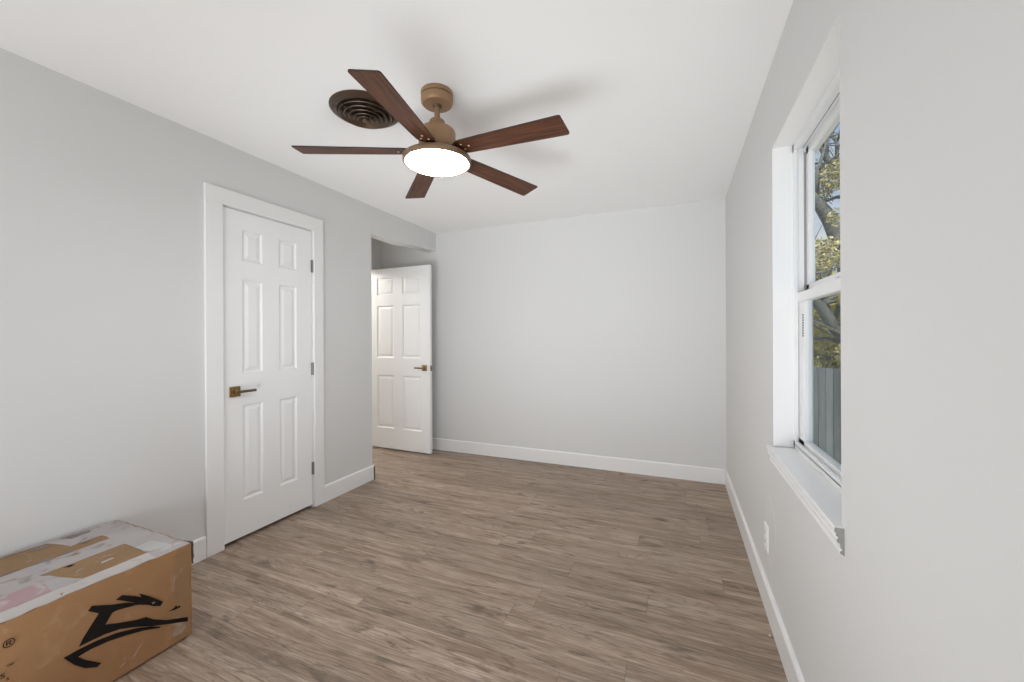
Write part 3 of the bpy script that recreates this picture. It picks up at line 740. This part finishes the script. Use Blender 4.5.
# ------------------------------------------------------------------ outdoors
GZ = -.75
struct(boxobj('ground', (-12, 30, YB + .15, 40, GZ - .2, GZ), 'grass'), 'rough autumn lawn outside', 'ground')
simple('gravel', (.62, .60, .56), .95, var=.2, scale=60)
struct(boxobj('gravel_bounce', (.60, 3.0, -6, 5.6, GZ, GZ + .03), 'gravel'), 'pale gravel strip added beside the house to bounce light indoors', 'path')  # unseen pale strip, added to bounce sunlight up into the window recess
struct(boxobj('ground_side', (XO, 30, -12, YB + .15, GZ - .2, GZ), 'grass'), 'rough lawn beside the house', 'ground').name = 'ground.001'
bm = bmesh.new(); bx(bm, -4.70, XO, YF - .15, YB + .15, GZ, -.121)
struct(obj('foundation', bm, 'siding'), 'house foundation under the floor', 'foundation')
fe = tag(empty('fence', (4, 7.4, GZ)), 'weathered grey board fence across the yard', 'fence')
bm = bmesh.new(); random.seed(3)
x = -4.0
while x < 9:
    h_ = 1.52 + random.uniform(-.02, .02)
    bx(bm, x, x + .088, -.012 + random.uniform(-.003, .003), .012, .02, h_); x += .094
bx(bm, -4.0, 9, .012, .05, .30, .39); bx(bm, -4.0, 9, .012, .05, 1.20, 1.29)
o = obj('fence_boards', bm, 'fence_wood', fe)
for k in range(6):
    boxobj('fence_post', (-3.9 + k * 2.5, -3.8 + k * 2.5, .05, .15, 0, 1.5), 'fence_wood', fe, bevel=.005)

def leaves(bm, centre, rad, n, size, flat=.8, rng=random):
    for _ in range(n):
        while True:
            p = Vector((rng.uniform(-1, 1), rng.uniform(-1, 1), rng.uniform(-1, 1)))
            if p.length < 1: break
        p = p.normalized() * (p.length ** .6)
        c_ = Vector(centre) + Vector((p.x * rad, p.y * rad, p.z * rad * flat))
        a = Vector((rng.gauss(0, 1), rng.gauss(0, 1), rng.gauss(0, 1))).normalized(); b_ = a.orthogonal().normalized()
        b_ = (Matrix.Rotation(rng.uniform(0, 6.28), 3, a) @ b_); s_ = size * rng.uniform(.6, 1.3)
        d = a.cross(b_)
        vs = [bm.verts.new(c_ + b_ * s_), bm.verts.new(c_ + d * s_ * .45 + a * s_ * .1), bm.verts.new(c_ - b_ * s_), bm.verts.new(c_ - d * s_ * .45 + a * s_ * .1)]
        bm.faces.new(vs)
def tree(loc, trunk, branches, crowns, leafm, size, label, seed=1, group=None):
    rng = random.Random(seed)
    r = tag(empty('tree', loc), label, 'tree', group)
    bm = bmesh.new()
    tube(bm, [p for p, _ in trunk], [q for _, q in trunk], 12)
    for br in branches: tube(bm, [p for p, _ in br], [q for _, q in br], 8)
    # twigs
    for br in branches:
        for p, q in br[1:]:
            for _ in range(5):
                d = Vector((rng.gauss(0, 1), rng.gauss(0, 1), rng.gauss(.3, .8))).normalized(); a = Vector(p)
                tube(bm, [a, a + d * .3 + Vector((0, 0, .05)), a + d * .6, a + d * .9 + Vector((rng.gauss(0, .1), rng.gauss(0, .1), .1))], [q * .5, q * .35, q * .2, .006], 5)
    obj('trunk', bm, 'bark', r, smooth=True)
    bm = bmesh.new()
    for c_, rad, n in crowns: leaves(bm, c_, rad, n, size, rng=rng)
    obj('foliage', bm, leafm, r)
    return r
# the big oak leans its limbs toward the house; (u, w, z): across, away, up from its foot
def q(u, w_, z): return (u * .9235 - w_ * .3836, u * .3836 + w_ * .9235, z)
oak_trunk = [(q(.95, 0, -.1), .36), (q(.85, 0, .8), .30), (q(.72, 0, 1.7), .27), (q(.62, .05, 2.6), .25), (q(.50, .1, 3.3), .22), (q(.30, .1, 3.72), .16), (q(.08, .05, 4.06), .125), (q(-.16, 0, 4.32), .09), (q(-.5, -.1, 4.6), .05)]
oak_limbs = [
    [(q(.62, 0, 1.5), .15), (q(.30, -.1, 1.85), .115), (q(-.05, -.15, 2.20), .10), (q(-.32, -.2, 2.55), .085), (q(-.8, -.3, 2.95), .06), (q(-1.5, -.3, 3.4), .03)],
    [(q(.62, .05, 2.6), .16), (q(.75, .1, 3.6), .12), (q(.55, .1, 4.5), .09), (q(.20, .05, 5.02), .06), (q(-.02, 0, 5.12), .055), (q(-.16, 0, 5.45), .045), (q(-.24, .05, 5.85), .03), (q(-.2, .1, 6.4), .015)],
    [(q(.20, .05, 5.02), .035), (q(.16, 0, 5.4), .028), (q(.0, 0, 5.75), .02), (q(.05, 0, 6.3), .01)],
    [(q(-.02, 0, 5.12), .03), (q(.08, .1, 5.5), .02), (q(.25, .1, 5.9), .01)],
    [(q(-.22, 0, 4.45), .05), (q(-.25, -.1, 4.9), .035), (q(-.12, -.1, 5.3), .02), (q(-.15, -.1, 5.7), .01)],
    [(q(.75, .1, 3.6), .10), (q(1.3, .2, 4.2), .07), (q(1.9, .2, 5.0), .04), (q(2.3, .3, 5.8), .02)],
    [(q(.80, 0, 1.4), .13), (q(1.4, .1, 2.2), .09), (q(2.1, .1, 2.9), .06), (q(2.8, .2, 3.7), .03)]]
oak_leaf = [(q(-.15, -.5, 3.95), .22, 260), (q(.12, -.5, 3.45), .22, 300), (q(-.05, -.35, 4.72), .30, 900), (q(-.30, -.35, 3.35), .38, 1000), (q(.0, -.5, 2.62), .22, 500), (q(.0, -.5, 1.72), .25, 500), (q(-.05, .3, 4.75), .42, 1100), (q(-.3, .2, 3.35), .50, 1500), (q(.1, .7, 2.9), .5, 900), (q(-.9, .2, 3.6), .7, 500), (q(-1.4, -.2, 3.5), .8, 500), (q(.5, .6, 5.2), .5, 200),
            (q(1.4, .2, 4.6), .9, 500), (q(2.2, .2, 3.6), .9, 500), (q(2.1, .2, 5.4), .8, 400), (q(-.6, .4, 5.6), .6, 160), (q(.2, .3, 6.6), .9, 260)]
tree((2.45, 8.6, GZ), oak_trunk, oak_limbs, oak_leaf, 'leaf_autumn', .032, 'big crooked oak with pale autumn leaves right behind the fence', 5)
tree((3.3, 11.5, GZ),
     [((0, 0, -.1), .2), ((0, 0, 1.2), .16), ((.1, 0, 2.4), .12), ((0, .1, 3.6), .06)],
     [[((0, 0, 1.3), .08), ((-.6, 0, 1.9), .05), ((-1.1, 0, 2.3), .02)], [((.1, 0, 1.8), .08), ((.6, 0, 2.3), .05), ((1.2, 0, 2.7), .02)]],
     [((-.7, 0, 2.35), 1.0, 3000), ((.5, 0, 2.3), 1.0, 2400), ((0, 0, 3.2), .9, 900), ((0, 0, 1.6), .9, 1800)],
     'leaf_yellow', .06, 'small bright yellow tree behind the oak', 8)
for i, (x, y, s, sd) in enumerate(((-.6, 17.5, 1.0, 21), (4.6, 18.5, 1.15, 22), (10, 17.5, 1.0, 23))):
    rng = random.Random(sd)
    tree((x, y, GZ), [((0, 0, -.1), .25 * s), ((0, 0, 1.2 * s), .2 * s), ((.1, 0, 2.6 * s), .12 * s)],
         [[((0, 0, 1.3 * s), .08), ((-.9 * s, 0, 2.1 * s), .04)], [((0, 0, 1.3 * s), .08), ((.9 * s, 0, 2.0 * s), .04)]],
         [((-.9 * s, 0, 1.6 * s), 1.2 * s, 800), ((.9 * s, 0, 1.6 * s), 1.2 * s, 800), ((0, 0, 2.5 * s), 1.3 * s, 700)],
         'leaf_green', .10, ['round green tree furthest left beyond the fence', 'tall green tree beyond the yellow one', 'broad green tree at the far right of the yard'][i], sd)
# yard chair leaning by the fence
